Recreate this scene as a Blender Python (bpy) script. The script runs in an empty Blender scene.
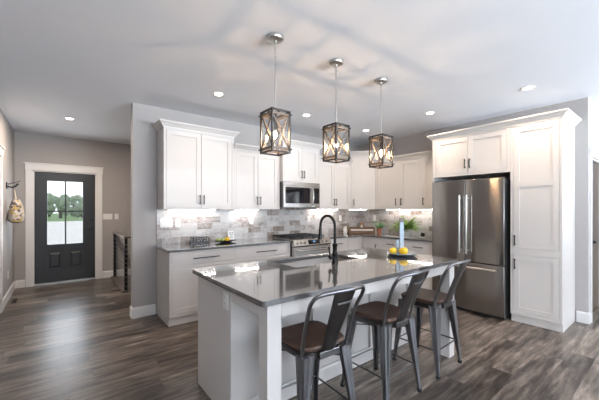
import bpy, bmesh, math, random
from mathutils import Vector, Matrix
R = math.radians
SC = bpy.context.scene
COL = SC.collection
random.seed(7)

# ------------------------------------------------------------------ camera, world, lights, exposure
cam_d = bpy.data.cameras.new('camera')
cam_d.sensor_width = 36.0
cam_d.lens = 305.0 / 599.0 * 36.0
cam_d.shift_y = 8.5 / 599.0
cam_d.clip_start = 0.05
cam_d.clip_end = 500
cam = bpy.data.objects.new('camera', cam_d)
COL.objects.link(cam)
cam.location = (0, 0, 1.40)
cam.rotation_euler = (R(90), 0, R(-38.0))
SC.camera = cam

SC.view_settings.view_transform = 'Standard'
SC.view_settings.look = 'None'
SC.view_settings.gamma = 1
SC.view_settings.use_curve_mapping = False
SC.view_settings.exposure = 0.68
SC.cycles.max_bounces = 10
SC.cycles.diffuse_bounces = 6
SC.cycles.transparent_max_bounces = 24
SC.cycles.caustics_reflective = False
SC.cycles.caustics_refractive = False
SC.cycles.sample_clamp_indirect = 4.0

world = bpy.data.worlds.new('sky')
SC.world = world
world.use_nodes = True
wn = world.node_tree.nodes; wl = world.node_tree.links
wn.clear()
w_out = wn.new('ShaderNodeOutputWorld'); w_bg = wn.new('ShaderNodeBackground')
w_tc = wn.new('ShaderNodeTexCoord'); w_sep = wn.new('ShaderNodeSeparateXYZ'); w_ramp = wn.new('ShaderNodeValToRGB')
wl.new(w_tc.outputs['Generated'], w_sep.inputs[0]); wl.new(w_sep.outputs['Z'], w_ramp.inputs['Fac'])
w_ramp.color_ramp.elements[0].position = 0.03; w_ramp.color_ramp.elements[0].color = (0.88, 0.92, 0.97, 1)
e_ = w_ramp.color_ramp.elements.new(0.05); e_.color = (0.42, 0.50, 0.62, 1)
w_ramp.color_ramp.elements[1].position = 0.35; w_ramp.color_ramp.elements[1].color = (0.50, 0.66, 0.90, 1)
wl.new(w_ramp.outputs['Color'], w_bg.inputs['Color']); w_bg.inputs['Strength'].default_value = 1.1
wl.new(w_bg.outputs[0], w_out.inputs[0])

def area_light(name, loc, rot, sx, sy, power, color, shape='RECTANGLE', spread=180):
    l = bpy.data.lights.new(name, 'AREA')
    l.shape = shape; l.size = sx
    if shape in ('RECTANGLE', 'ELLIPSE'): l.size_y = sy
    l.energy = power; l.color = color; l.spread = R(spread)
    o = bpy.data.objects.new(name, l); COL.objects.link(o)
    o.location = loc; o.rotation_euler = rot
    return o
DAY = (0.77, 0.88, 1.0)
WARM = (1.0, 0.80, 0.62)
LX_ = -0.647
# added lamps, unseen, turned up to fill the ceiling like ground-bounced daylight
area_light('ceiling_fill_left', (2.1, -6.42, 1.45), (R(176), 0, 0), 1.8, 1.6, 1550, DAY)
area_light('ceiling_fill_middle', (4.4, -6.42, 1.45), (R(176), 0, 0), 1.8, 1.6, 1550, DAY)
area_light('ceiling_fill_right', (6.8, -6.42, 1.15), (R(176), 0, 0), 1.7, 2.0, 1050, DAY)
area_light('side_fill', (LX_ + 0.03, -2.5, 1.45), (0, R(-90), 0), 1.6, 2.0, 100, DAY)  # added fill lamp out of view, brightens the base cabinets
# daylight through the glass of the front door
area_light('daylight_front_door', (0.06, 7.40, 1.30), (R(-90), 0, 0), 0.52, 1.2, 12, (0.86, 0.93, 1.0))
DOWNLIGHTS = [(1.46, 3.42), (2.79, 3.41), (4.15, 3.45), (4.10, 2.26), (4.12, 1.12), (0.10, 5.73),
              (1.4, -1.2), (4.1, -1.2), (6.5, -1.2)]  # row behind the camera is unseen, added for extra light

# ------------------------------------------------------------------ materials
def new_mat(name):
    m = bpy.data.materials.new(name); m.use_nodes = True
    nt = m.node_tree; b = nt.nodes['Principled BSDF']
    return m, nt, b

def sin_(b, k, v):
    if k in b.inputs: b.inputs[k].default_value = v

def simple(name, col, rough=0.5, metal=0.0, var=0.0, vscale=6.0, bump=0.0, bscale=60.0, coat=0.0, stretch=None, spec=None):
    m, nt, b = new_mat(name)
    sin_(b, 'Base Color', (*col, 1)); sin_(b, 'Roughness', rough); sin_(b, 'Metallic', metal)
    sin_(b, 'Coat Weight', coat)
    if spec is not None: sin_(b, 'Specular IOR Level', spec)
    tc = nt.nodes.new('ShaderNodeTexCoord'); mp = nt.nodes.new('ShaderNodeMapping')
    nt.links.new(tc.outputs['Object'], mp.inputs['Vector'])
    if stretch: mp.inputs['Scale'].default_value = stretch
    n = nt.nodes.new('ShaderNodeTexNoise'); n.inputs['Scale'].default_value = vscale
    n.inputs['Detail'].default_value = 5
    nt.links.new(mp.outputs[0], n.inputs['Vector'])
    mix = nt.nodes.new('ShaderNodeMix'); mix.data_type = 'RGBA'
    v = max(var, 0.02)
    mix.inputs[6].default_value = (*[max(0, c * (1 - v)) for c in col], 1)
    mix.inputs[7].default_value = (*[min(1, c * (1 + v)) for c in col], 1)
    nt.links.new(n.outputs['Fac'], mix.inputs[0]); nt.links.new(mix.outputs[2], b.inputs['Base Color'])
    if bump > 0:
        n2 = nt.nodes.new('ShaderNodeTexNoise'); n2.inputs['Scale'].default_value = bscale
        nt.links.new(mp.outputs[0], n2.inputs['Vector'])
        bp = nt.nodes.new('ShaderNodeBump'); bp.inputs['Strength'].default_value = bump
        bp.inputs['Distance'].default_value = 0.002
        nt.links.new(n2.outputs['Fac'], bp.inputs['Height']); nt.links.new(bp.outputs[0], b.inputs['Normal'])
    return m

def emit(name, col, strength):
    m, nt, b = new_mat(name)
    sin_(b, 'Base Color', (*col, 1)); sin_(b, 'Emission Color', (*col, 1)); sin_(b, 'Emission Strength', strength)
    return m

def pane_glass(name, tint=(1, 1, 1)):
    m = bpy.data.materials.new(name); m.use_nodes = True
    nt = m.node_tree; nt.nodes.clear()
    out = nt.nodes.new('ShaderNodeOutputMaterial'); mix = nt.nodes.new('ShaderNodeMixShader')
    tr = nt.nodes.new('ShaderNodeBsdfTransparent'); gl = nt.nodes.new('ShaderNodeBsdfGlossy')
    lw = nt.nodes.new('ShaderNodeLayerWeight'); pw = nt.nodes.new('ShaderNodeMath'); pw.operation = 'POWER'; pw.inputs[1].default_value = 5.0
    nt.links.new(lw.outputs['Facing'], pw.inputs[0])
    fr = nt.nodes.new('ShaderNodeMath'); fr.operation = 'MULTIPLY_ADD'; fr.inputs[1].default_value = 0.9; fr.inputs[2].default_value = 0.05
    nt.links.new(pw.outputs[0], fr.inputs[0])
    tr.inputs['Color'].default_value = (*tint, 1); gl.inputs['Roughness'].default_value = 0.02
    nt.links.new(fr.outputs[0], mix.inputs[0]); nt.links.new(tr.outputs[0], mix.inputs[1])
    nt.links.new(gl.outputs[0], mix.inputs[2]); nt.links.new(mix.outputs[0], out.inputs[0])
    return m

def planks(name, uaxis, vaxis, w, h, ramp, rough, grain=(1.2, 22.0), gap=0.002, gapcol=(0.02, 0.018, 0.016), grain_amt=0.5,
           brick=False, blotch=0.0, bumpy=0.3, contrast=2.2, spec=0.5, dist=0.9):
    """rows of planks (random butt joints) or running-bond tiles, in object coordinates"""
    m, nt, b = new_mat(name)
    N = nt.nodes; L = nt.links; sin_(b, 'Specular IOR Level', spec)
    def M(op, a, bb=None, c=None):
        n = N.new('ShaderNodeMath'); n.operation = op
        for i, v in enumerate((a, bb, c)):
            if v is None: continue
            if isinstance(v, (int, float)): n.inputs[i].default_value = v
            else: L.new(v, n.inputs[i])
        return n.outputs[0]
    tc = N.new('ShaderNodeTexCoord'); sp = N.new('ShaderNodeSeparateXYZ'); L.new(tc.outputs['Object'], sp.inputs[0])
    if uaxis == 'L':   # tiles on both legs of an L-shaped wall: along x plus along -y
        U = M('SUBTRACT', sp.outputs['X'], sp.outputs['Y'])
    else: U = sp.outputs[uaxis]
    V = sp.outputs[vaxis]
    vr = M('DIVIDE', V, h); row = M('FLOOR', vr)
    wn_ = N.new('ShaderNodeTexWhiteNoise'); wn_.noise_dimensions = '1D'; L.new(row, wn_.inputs['W'])
    if brick:
        off = M('MULTIPLY', M('MODULO', M('ABSOLUTE', row), 2.0), 0.5)
    else: off = wn_.outputs['Value']
    uu = M('ADD', M('DIVIDE', U, w), off); colu = M('FLOOR', uu)
    cmb = N.new('ShaderNodeCombineXYZ'); L.new(row, cmb.inputs[0]); L.new(colu, cmb.inputs[1])
    wp = N.new('ShaderNodeTexWhiteNoise'); wp.noise_dimensions = '3D'; L.new(cmb.outputs[0], wp.inputs['Vector'])
    rnd = wp.outputs['Value']
    # grain
    cg = N.new('ShaderNodeCombineXYZ')
    L.new(M('MULTIPLY', U, grain[0]), cg.inputs[0]); L.new(M('MULTIPLY', V, grain[1]), cg.inputs[1])
    L.new(M('MULTIPLY', rnd, 37.0), cg.inputs[2])
    ns = N.new('ShaderNodeTexNoise'); ns.inputs['Scale'].default_value = 1.0; ns.inputs['Detail'].default_value = 7
    ns.inputs['Roughness'].default_value = 0.62; ns.inputs['Distortion'].default_value = dist
    L.new(cg.outputs[0], ns.inputs['Vector'])
    t = M('ADD', M('MULTIPLY', rnd, 1 - grain_amt), M('MULTIPLY', M('SUBTRACT', M('MULTIPLY', ns.outputs['Fac'], contrast), contrast / 2 - 0.5), grain_amt))
    if blotch:
        nb = N.new('ShaderNodeTexNoise'); nb.inputs['Scale'].default_value = 3.0; nb.inputs['Detail'].default_value = 4
        L.new(tc.outputs['Object'], nb.inputs['Vector'])
        t = M('ADD', t, M('MULTIPLY', M('SUBTRACT', nb.outputs['Fac'], 0.5), blotch))
    rp = N.new('ShaderNodeValToRGB'); L.new(t, rp.inputs['Fac'])
    el = rp.color_ramp.elements
    while len(el) < len(ramp): el.new(0.5)
    for e, (p, c) in zip(el, ramp): e.position = p; e.color = (*c, 1)
    # joints
    fu = M('FRACT', uu); fv = M('FRACT', vr)
    du = M('MULTIPLY', M('MINIMUM', fu, M('SUBTRACT', 1.0, fu)), w)
    dv = M('MULTIPLY', M('MINIMUM', fv, M('SUBTRACT', 1.0, fv)), h)
    jt = M('LESS_THAN', M('MINIMUM', du, dv), gap)
    mx = N.new('ShaderNodeMix'); mx.data_type = 'RGBA'; L.new(jt, mx.inputs[0])
    L.new(rp.outputs['Color'], mx.inputs[6]); mx.inputs[7].default_value = (*gapcol, 1)
    L.new(mx.outputs[2], b.inputs['Base Color'])
    rr = M('ADD', M('MULTIPLY', ns.outputs['Fac'], 0.12), rough - 0.06); L.new(rr, b.inputs['Roughness'])
    bp = N.new('ShaderNodeBump'); bp.inputs['Strength'].default_value = bumpy; bp.inputs['Distance'].default_value = 0.0015
    L.new(M('SUBTRACT', ns.outputs['Fac'], M('MULTIPLY', jt, 0.8)), bp.inputs['Height']); L.new(bp.outputs[0], b.inputs['Normal'])
    return m

M = {}
M['white'] = simple('white_cabinet_paint', (0.63, 0.60, 0.575), 0.38)
M['trim'] = simple('white_trim_paint', (0.74, 0.725, 0.71), 0.4)
M['wall'] = simple('greige_wall_paint', (0.385, 0.36, 0.345), 0.75, bump=0.05, bscale=300)
M['ceil'] = simple('ceiling_paint', (0.84, 0.86, 0.90), 0.9, bump=0.05, bscale=200)
M['charcoal'] = simple('charcoal_door_paint', (0.021, 0.0225, 0.024), 0.45, spec=0.4)
M['black'] = simple('matte_black_metal', (0.014, 0.014, 0.015), 0.38, 0.5)
M['bronze'] = simple('dark_bronze', (0.022, 0.020, 0.019), 0.28, 0.8, var=0.4, vscale=30)
M['quartz'] = simple('dark_quartz', (0.085, 0.082, 0.082), 0.13, coat=1.0, var=0.25, vscale=260, spec=0.9)
M['ceramic'] = simple('white_ceramic', (0.75, 0.74, 0.72), 0.2)
M['plastic'] = simple('white_plastic', (0.80, 0.79, 0.77), 0.3)
M['nickel'] = simple('brushed_nickel', (0.55, 0.53, 0.50), 0.3, 1.0)
M['steel'] = simple('stainless_steel', (0.50, 0.475, 0.45), 0.23, 1.0, var=0.06, vscale=1.0, bump=0.10, bscale=1.0, stretch=(180, 180, 1.5))
M['fridge'] = simple('brushed_refrigerator_steel', (0.34, 0.325, 0.31), 0.17, 1.0, var=0.05, vscale=1.0, bump=0.06, bscale=1.0, stretch=(160, 160, 1.2))
_b = M['fridge'].node_tree.nodes['Principled BSDF']; _b.inputs['Anisotropic'].default_value = 0.85; _b.inputs['Anisotropic Rotation'].default_value = 0.25
_t = M['fridge'].node_tree.nodes.new('ShaderNodeTangent'); _t.direction_type = 'RADIAL'; _t.axis = 'Z'
M['fridge'].node_tree.links.new(_t.outputs[0], _b.inputs['Tangent'])
M['steel_h'] = simple('stainless_steel_horizontal', (0.55, 0.53, 0.51), 0.27, 1.0, bump=0.08, bscale=1.0, stretch=(2, 2, 220))
M['steel_dark'] = simple('dark_appliance_side', (0.055, 0.055, 0.058), 0.4, 0.6)
M['sinkst'] = simple('sink_steel', (0.42, 0.385, 0.35), 0.42, 0.8)
M['blackglass'] = simple('black_glass', (0.008, 0.008, 0.010), 0.05)
M['iron'] = simple('cast_iron', (0.016, 0.016, 0.017), 0.5, 0.3, bump=0.2, bscale=200)
M['gun'] = simple('gunmetal_steel', (0.19, 0.19, 0.20), 0.28, 1.0, var=0.35, vscale=7, bump=0.05, bscale=30)
M['gun_dk'] = simple('gunmetal_frame', (0.115, 0.112, 0.112), 0.34, 1.0, var=0.3, vscale=9)
M['rubber'] = simple('black_rubber', (0.01, 0.01, 0.01), 0.7)
M['lantern'] = simple('pendant_aged_metal', (0.035, 0.030, 0.026), 0.5, 0.5, var=0.4, vscale=30)
M['lantwood'] = simple('pendant_weathered_wood', (0.15, 0.115, 0.085), 0.6, var=0.45, vscale=14, stretch=(1, 1, 4))
M['glass'] = pane_glass('clear_glass')
M['bulb'] = emit('glowing_bulb', (1.0, 0.66, 0.38), 650.0)
M['lens'] = emit('downlight_lens', (1.0, 0.86, 0.72), 14.0)
M['led'] = emit('led_strip', (1.0, 0.93, 0.88), 36.0)
M['display'] = emit('blue_clock_display', (0.10, 0.25, 0.45), 0.25)
M['seatwood'] = planks('dark_seat_wood', 'X', 'Y', 3.0, 0.06, [(0.0, (0.022, 0.010, 0.006)), (0.5, (0.062, 0.031, 0.020)), (1.0, (0.13, 0.072, 0.048))], 0.42,
                       grain=(4, 60), gap=0.0006, grain_amt=0.55)
M['crate'] = planks('brown_crate_wood', 'X', 'Z', 3.0, 0.07, [(0.0, (0.07, 0.035, 0.015)), (1.0, (0.20, 0.11, 0.05))], 0.6, grain=(6, 60), gap=0.0004)
M['brownwood'] = planks('brown_door_wood', 'Z', 'X', 5.0, 0.4, [(0.0, (0.028, 0.016, 0.009)), (1.0, (0.075, 0.045, 0.026))], 0.4, grain=(2, 40), gap=0.0004)
M['railwood'] = simple('grey_brown_handrail', (0.11, 0.09, 0.08), 0.4, var=0.3, vscale=10)
M['floor'] = planks('vinyl_plank_floor', 'X', 'Y', 1.22, 0.18,
                    [(0.0, (0.012, 0.009, 0.0075)), (0.28, (0.038, 0.029, 0.024)), (0.5, (0.090, 0.071, 0.058)), (0.75, (0.165, 0.134, 0.110)), (1.0, (0.31, 0.26, 0.215))],
                    0.33, grain=(2.4, 19.0), gap=0.0016, gapcol=(0.020, 0.016, 0.014), grain_amt=0.56, blotch=0.4, bumpy=0.25, contrast=3.5, spec=0.3, dist=0.35)
TR = [(0.0, (0.10, 0.085, 0.075)), (0.24, (0.21, 0.16, 0.13)), (0.40, (0.34, 0.30, 0.275)), (0.55, (0.47, 0.445, 0.43)), (1.0, (0.66, 0.65, 0.64))]
M['tile'] = planks('weathered_brick_tile', 'L', 'Z', 0.235, 0.0915, TR, 0.3, grain=(11, 16), gap=0.0022, gapcol=(0.50, 0.48, 0.46),
                   grain_amt=0.5, brick=True, blotch=0.5, bumpy=0.25)
M['tilebrown'] = planks('brown_brick_tile', 'L', 'Z', 0.235, 0.0915, [(0.0, (0.10, 0.085, 0.075)), (0.5, (0.22, 0.17, 0.135)), (1.0, (0.42, 0.36, 0.32))], 0.3,
                   grain=(11, 16), gap=0.0022, gapcol=(0.50, 0.48, 0.46), grain_amt=0.4, brick=True, bumpy=0.25)
M['lemon'] = simple('lemon_peel', (0.80, 0.50, 0.02), 0.4, bump=0.3, bscale=120)
M['lime'] = simple('green_pear_skin', (0.30, 0.38, 0.10), 0.4)
M['leaf'] = simple('fern_leaf', (0.17, 0.30, 0.05), 0.5, var=0.5, vscale=20)
M['leaf2'] = simple('herb_leaf', (0.12, 0.26, 0.09), 0.5, var=0.5, vscale=20)
M['terracotta'] = simple('terracotta', (0.42, 0.16, 0.09), 0.7)
M['soil'] = simple('potting_soil', (0.03, 0.02, 0.015), 0.9)
M['galv'] = simple('galvanised_metal', (0.30, 0.36, 0.42), 0.5, 0.4, var=0.3, vscale=25)
M['galvdk'] = simple('galvanised_tray', (0.28, 0.32, 0.36), 0.35, 0.6, var=0.3, vscale=25)
M['amber'] = simple('amber_bottle_cap', (0.60, 0.26, 0.05), 0.4)
M['grass'] = simple('lawn', (0.13, 0.22, 0.06), 0.9, var=0.3, vscale=0.3)
M['gravel'] = simple('pale_gravel_drive', (0.62, 0.59, 0.54), 0.9, var=0.12, vscale=0.6)
M['treeleaf'] = simple('tree_foliage', (0.16, 0.22, 0.12), 0.9, var=0.4, vscale=1.5)
M['bark'] = simple('tree_bark', (0.06, 0.045, 0.035), 0.9)
M['soffit'] = simple('porch_soffit', (0.42, 0.43, 0.46), 0.8)
M['concrete'] = simple('porch_concrete', (0.45, 0.44, 0.42), 0.85)

def bag_mat():
    m, nt, b = new_mat('patterned_bag_cloth')
    N = nt.nodes; L = nt.links
    tc = N.new('ShaderNodeTexCoord'); mp = N.new('ShaderNodeMapping'); mp.inputs['Rotation'].default_value = (R(45), 0, 0)
    L.new(tc.outputs['Object'], mp.inputs['Vector'])
    vo = N.new('ShaderNodeTexVoronoi'); vo.inputs['Scale'].default_value = 27; L.new(mp.outputs[0], vo.inputs['Vector'])
    sp = N.new('ShaderNodeSeparateColor'); L.new(vo.outputs['Color'], sp.inputs[0])
    rp = N.new('ShaderNodeValToRGB'); rp.color_ramp.interpolation = 'CONSTANT'
    for e in (0.35, 0.6, 0.8): rp.color_ramp.elements.new(e)
    cs = [(0.50, 0.46, 0.41), (0.42, 0.30, 0.11), (0.12, 0.10, 0.11), (0.52, 0.48, 0.44), (0.34, 0.26, 0.15)]
    for e, c in zip(rp.color_ramp.elements, cs): e.color = (*c, 1)
    L.new(sp.outputs[0], rp.inputs['Fac']); L.new(rp.outputs[0], b.inputs['Base Color']); sin_(b, 'Roughness', 0.9)
    return m
M['bag'] = bag_mat()

# ------------------------------------------------------------------ mesh helpers
class MB:
    def __init__(s): s.bm = bmesh.new()
    def box(s, x0, x1, y0, y1, z0, z1, mtx=None):
        vs = [s.bm.verts.new(Vector(p)) for p in ((x0, y0, z0), (x1, y0, z0), (x1, y1, z0), (x0, y1, z0), (x0, y0, z1), (x1, y0, z1), (x1, y1, z1), (x0, y1, z1))]
        for f in ((0, 3, 2, 1), (4, 5, 6, 7), (0, 1, 5, 4), (1, 2, 6, 5), (2, 3, 7, 6), (3, 0, 4, 7)): s.bm.faces.new([vs[i] for i in f])
        if mtx is not None:
            for v in vs: v.co = mtx @ v.co
        return s
    def loft(s, rings, cap=True, closed=True):
        rv = [[s.bm.verts.new(Vector(p)) for p in r] for r in rings]
        n = len(rv[0])
        for a, b in zip(rv[:-1], rv[1:]):
            for i in range(n if closed else n - 1):
                j = (i + 1) % n
                s.bm.faces.new((a[i], a[j], b[j], b[i]))
        if cap and closed:
            s.bm.faces.new(list(reversed(rv[0]))); s.bm.faces.new(rv[-1])
        return s
    def cyl(s, p0, p1, r0, r1=None, n=16):
        return s.tube([p0, p1], [r0, r0 if r1 is None else r1], n)
    def tube(s, pts, r, n=10):
        pts = [Vector(p) for p in pts]
        rs = r if isinstance(r, (list, tuple)) else [r] * len(pts)
        rings = []; up = None
        for i, p in enumerate(pts):
            t = (pts[min(i + 1, len(pts) - 1)] - pts[max(i - 1, 0)]).normalized()
            if up is None:
                up = Vector((0, 0, 1)) if abs(t.z) < 0.9 else Vector((1, 0, 0))
            a = (up - t * up.dot(t)).normalized(); up = a
            b = t.cross(a)
            rings.append([p + (a * math.cos(k * 2 * math.pi / n) + b * math.sin(k * 2 * math.pi / n)) * rs[i] for k in range(n)])
        return s.loft(rings)
    def lathe(s, prof, c=(0, 0, 0), n=24):
        cx, cy, cz = c
        rings = [[(cx + r * math.cos(k * 2 * math.pi / n), cy + r * math.sin(k * 2 * math.pi / n), cz + z) for k in range(n)] for r, z in prof]
        return s.loft(rings)
    def prism(s, pts, z0, z1):
        return s.loft([[(x, y, z0) for x, y in pts], [(x, y, z1) for x, y in pts]])
    def slab(s, outline, holes, z0, z1):
        es = []
        for loop in [outline] + holes:
            vs = [s.bm.verts.new((x, y, z1)) for x, y in loop]
            es += [s.bm.edges.new((vs[i], vs[(i + 1) % len(vs)])) for i in range(len(vs))]
        g = bmesh.ops.triangle_fill(s.bm, edges=es, use_beauty=True, use_dissolve=False)
        fs = [f for f in g['geom'] if isinstance(f, bmesh.types.BMFace)]
        e = bmesh.ops.extrude_face_region(s.bm, geom=fs)
        for v in e['geom']:
            if isinstance(v, bmesh.types.BMVert): v.co.z = z0
        return s
    def sweep(s, path, prof):
        """profile (outward, z) swept along an xy polyline; outward is to the right of travel"""
        P = [Vector((x, y)) for x, y in path]
        nr = []
        for i in range(len(P)):
            ns = []
            if i > 0: d = (P[i] - P[i - 1]).normalized(); ns.append(Vector((d.y, -d.x)))
            if i < len(P) - 1: d = (P[i + 1] - P[i]).normalized(); ns.append(Vector((d.y, -d.x)))
            m = sum(ns, Vector((0, 0))).normalized(); m = m / max(0.2, m.dot(ns[0])); nr.append(m)
        return s.loft([[(p.x + n.x * o, p.y + n.y * o, z) for o, z in prof] for p, n in zip(P, nr)])
    def build(s, name, mat, parent=None, loc=None, rz=0, bevel=0.0, smooth=False, rot=None, seg=2):
        bmesh.ops.recalc_face_normals(s.bm, faces=s.bm.faces)
        me = bpy.data.meshes.new(name)
        if smooth:
            for f in s.bm.faces: f.smooth = True
            for e in s.bm.edges:
                if len(e.link_faces) == 2 and e.calc_face_angle(0) > R(38): e.smooth = False
        s.bm.to_mesh(me); s.bm.free()
        me.materials.append(mat)
        o = bpy.data.objects.new(name, me); COL.objects.link(o)
        if parent: o.parent = parent
        if loc: o.location = loc
        if rz: o.rotation_euler = (0, 0, rz)
        if rot: o.rotation_euler = rot
        if bevel:
            md = o.modifiers.new('bevel', 'BEVEL'); md.width = bevel; md.segments = seg; md.limit_method = 'ANGLE'; md.angle_limit = R(40)
        return o

def tag(o, label, cat, group=None, kind=None):
    if label: o['label'] = label
    if cat: o['category'] = cat
    if group: o['group'] = group
    if kind: o['kind'] = kind
    return o
def struct(o): o['kind'] = 'structure'; return o
def thing(name, label, cat, loc=(0, 0, 0), rz=0, group=None):
    o = bpy.data.objects.new(name, None); COL.objects.link(o); o.empty_display_size = 0.1
    o.location = loc; o.rotation_euler = (0, 0, rz)
    return tag(o, label, cat, group)
def copy_tree(o, parent=None):
    c = o.copy(); COL.objects.link(c)
    if parent: c.parent = parent
    for ch in list(o.children): copy_tree(ch, c)
    return c
def arc(cx, cy, r, a0, a1, n):
    return [(cx + r * math.cos(R(a0 + (a1 - a0) * i / n)), cy + r * math.sin(R(a0 + (a1 - a0) * i / n))) for i in range(n + 1)]
def rrect(x0, x1, y0, y1, r, n=4):
    return arc(x1 - r, y1 - r, r, 0, 90, n) + arc(x0 + r, y1 - r, r, 90, 180, n) + arc(x0 + r, y0 + r, r, 180, 270, n) + arc(x1 - r, y0 + r, r, 270, 360, n)
def smooth_path(pts, n=6):
    P = [Vector(p) for p in pts]; out = []
    for i in range(len(P) - 1):
        p0, p1, p2, p3 = P[max(i - 1, 0)], P[i], P[i + 1], P[min(i + 2, len(P) - 1)]
        for k in range(n):
            t = k / n
            out.append(0.5 * ((2 * p1) + (-p0 + p2) * t + (2 * p0 - 5 * p1 + 4 * p2 - p3) * t * t + (-p0 + 3 * p1 - 3 * p2 + p3) * t ** 3))
    out.append(P[-1]); return out

# ------------------------------------------------------------------ room shell
H = 2.75
LX = -0.647          # left wall
YA = 4.37            # range wall
XB = 5.04            # refrigerator wall
YF = 7.28            # front door wall
YR = -6.5            # rear wall
XR = 8.0
fl = MB()
fl.box(LX - 0.12, XR + 0.12, YR - 0.12, 5.86, -0.12, 0)
fl.box(LX - 0.12, 0.86, 5.86, YF + 0.12, -0.12, 0)
struct(fl.build('floor', M['floor']))
struct(MB().box(LX - 0.12, XR + 0.12, YR - 0.12, YF + 0.12, H, H + 0.12).build('ceiling', M['ceil']))
w = MB(); w.box(LX - 0.12, LX, YR, -3.6, 0, H); w.box(LX - 0.12, LX, -1.4, YF, 0, H); w.box(LX - 0.12, LX, -3.6, -1.4, 0, 0.6); w.box(LX - 0.12, LX, -3.6, -1.4, 2.3, H)
struct(w.build('wall_left', M['wall']))
w = MB(); w.box(LX - .1, LX + .02, -3.6, -3.54, .6, 2.3); w.box(LX - .1, LX + .02, -1.46, -1.4, .6, 2.3); w.box(LX - .1, LX + .02, -3.6, -1.4, .6, .66); w.box(LX - .1, LX + .02, -3.6, -1.4, 2.24, 2.3); w.box(LX - .09, LX - .01, -2.53, -2.47, .6, 2.3)
wo = struct(w.build('window_4', M['trim'])); MB().box(LX - .06, LX - .055, -3.54, -1.46, .66, 2.24).build('pane', M['glass'], wo)  # unseen window, added to go with the side fill lamp
struct(MB().box(0.717, 5.16, YA, YA + 0.12, 0, H).build('wall_range', M['wall']))
struct(MB().box(XB, XB + 0.12, 0.76, YA, 0, H).build('wall_refrigerator', M['wall']))
# wall with the brown door beyond the pantry (runs away to the right)
w = MB(); w.box(XB + 0.12, 5.165, 0.76, 0.88, 0, H); w.box(6.05, XR, 0.76, 0.88, 0, H); w.box(5.165, 6.05, 0.76, 0.88, 2.04, H)
struct(w.build('wall_right', M['wall']))
struct(MB().box(XR, XR + 0.12, YR, 0.76, 0, H).build('wall_far_right', M['wall']))
# front wall with the entry door opening
DX0, DX1, DZ = -0.40, 0.552, 2.09
w = MB(); w.box(LX - 0.12, DX0, YF, YF + 0.14, 0, H); w.box(DX1, 3.6, YF, YF + 0.14, 0, H); w.box(DX0, DX1, YF, YF + 0.14, DZ, H)
struct(w.build('wall_front', M['wall']))
w = MB(); w.box(3.5, 3.6, YA + 0.12, YF, -1.6, H); struct(w.build('wall_stairwell', M['wall']))
w = MB(); w.box(0.80, 0.86, 5.86, YF, -1.6, -0.12); w.box(0.80, 3.5, 5.80, 5.86, -1.6, -0.12); w.box(0.80, 3.5, YF, YF + 0.1, -1.6, 0)
w.box(0.80, 3.5, 5.86, YF, -1.7, -1.6)
struct(w.build('wall_pit', M['wall']))
# rear wall with unseen windows, added so daylight can enter
WIN = [(1.15, 3.05, 0.6, 2.3), (3.45, 5.35, 0.6, 2.3), (5.9, 7.7, 0.06, 2.2)]
w = MB()
xs = LX
for x0, x1, z0, z1 in WIN:
    w.box(xs, x0, YR - 0.12, YR, 0, H); w.box(x0, x1, YR - 0.12, YR, 0, z0); w.box(x0, x1, YR - 0.12, YR, z1, H); xs = x1
w.box(xs, XR, YR - 0.12, YR, 0, H)
struct(w.build('wall_rear', M['wall']))
for i, (x0, x1, z0, z1) in enumerate(WIN):
    f = MB(); t = 0.06
    f.box(x0, x0 + t, YR - 0.1, YR + 0.02, z0, z1); f.box(x1 - t, x1, YR - 0.1, YR + 0.02, z0, z1)
    f.box(x0, x1, YR - 0.1, YR + 0.02, z0, z0 + t); f.box(x0, x1, YR - 0.1, YR + 0.02, z1 - t, z1)
    f.box((x0 + x1) / 2 - 0.03, (x0 + x1) / 2 + 0.03, YR - 0.09, YR - 0.01, z0, z1)
    fo = struct(f.build('window_%d' % (i + 1), M['trim']))
    MB().box(x0 + t, x1 - t, YR - 0.06, YR - 0.055, z0 + t, z1 - t).build('pane', M['glass'], fo)

# baseboards
BH = 0.135
def baseboard(name, path):
    prof = [(0, 0), (0.015, 0), (0.015, BH - 0.02), (0.010, BH - 0.008), (0.006, BH), (0, BH)]
    struct(MB().sweep(path, prof).build(name, M['trim']))
baseboard('baseboard_left', [(LX, 5.76), (LX, YF)])
baseboard('baseboard_front', [(LX + 0.015, YF), (-0.507, YF)])
baseboard('baseboard_foyer', [(0.655, YF), (3.5, YF)])
baseboard('baseboard_range', [(0.717, YA + 0.12), (0.717, YA), (0.985, YA)])
baseboard('baseboard_right', [(XB, 0.865), (XB, 0.76), (5.09, 0.76)])

# door casings
def casing(name, x0, x1, ztop, y, wd=0.10, head=0.115, th=0.02):
    c = MB()
    c.box(x0 - wd, x0, y - th, y, 0, ztop); c.box(x1, x1 + wd, y - th, y, 0, ztop)
    c.box(x0 - wd - 0.008, x1 + wd + 0.008, y - th - 0.004, y, ztop, ztop + head)
    c.box(x0 - wd - 0.025, x1 + wd + 0.025, y - th - 0.022, y, ztop + head, ztop + head + 0.018)
    c.box(x0, x0 + 0.018, y, y + 0.10, 0, ztop); c.box(x1 - 0.018, x1, y, y + 0.10, 0, ztop); c.box(x0, x1, y, y + 0.10, ztop - 0.018, ztop)
    return struct(c.build(name, M['trim']))
casing('trim_1', DX0, DX1, DZ, YF)
casing('trim_2', 5.165, 6.05, 2.04, 0.76, wd=0.07, head=0.09)
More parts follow.
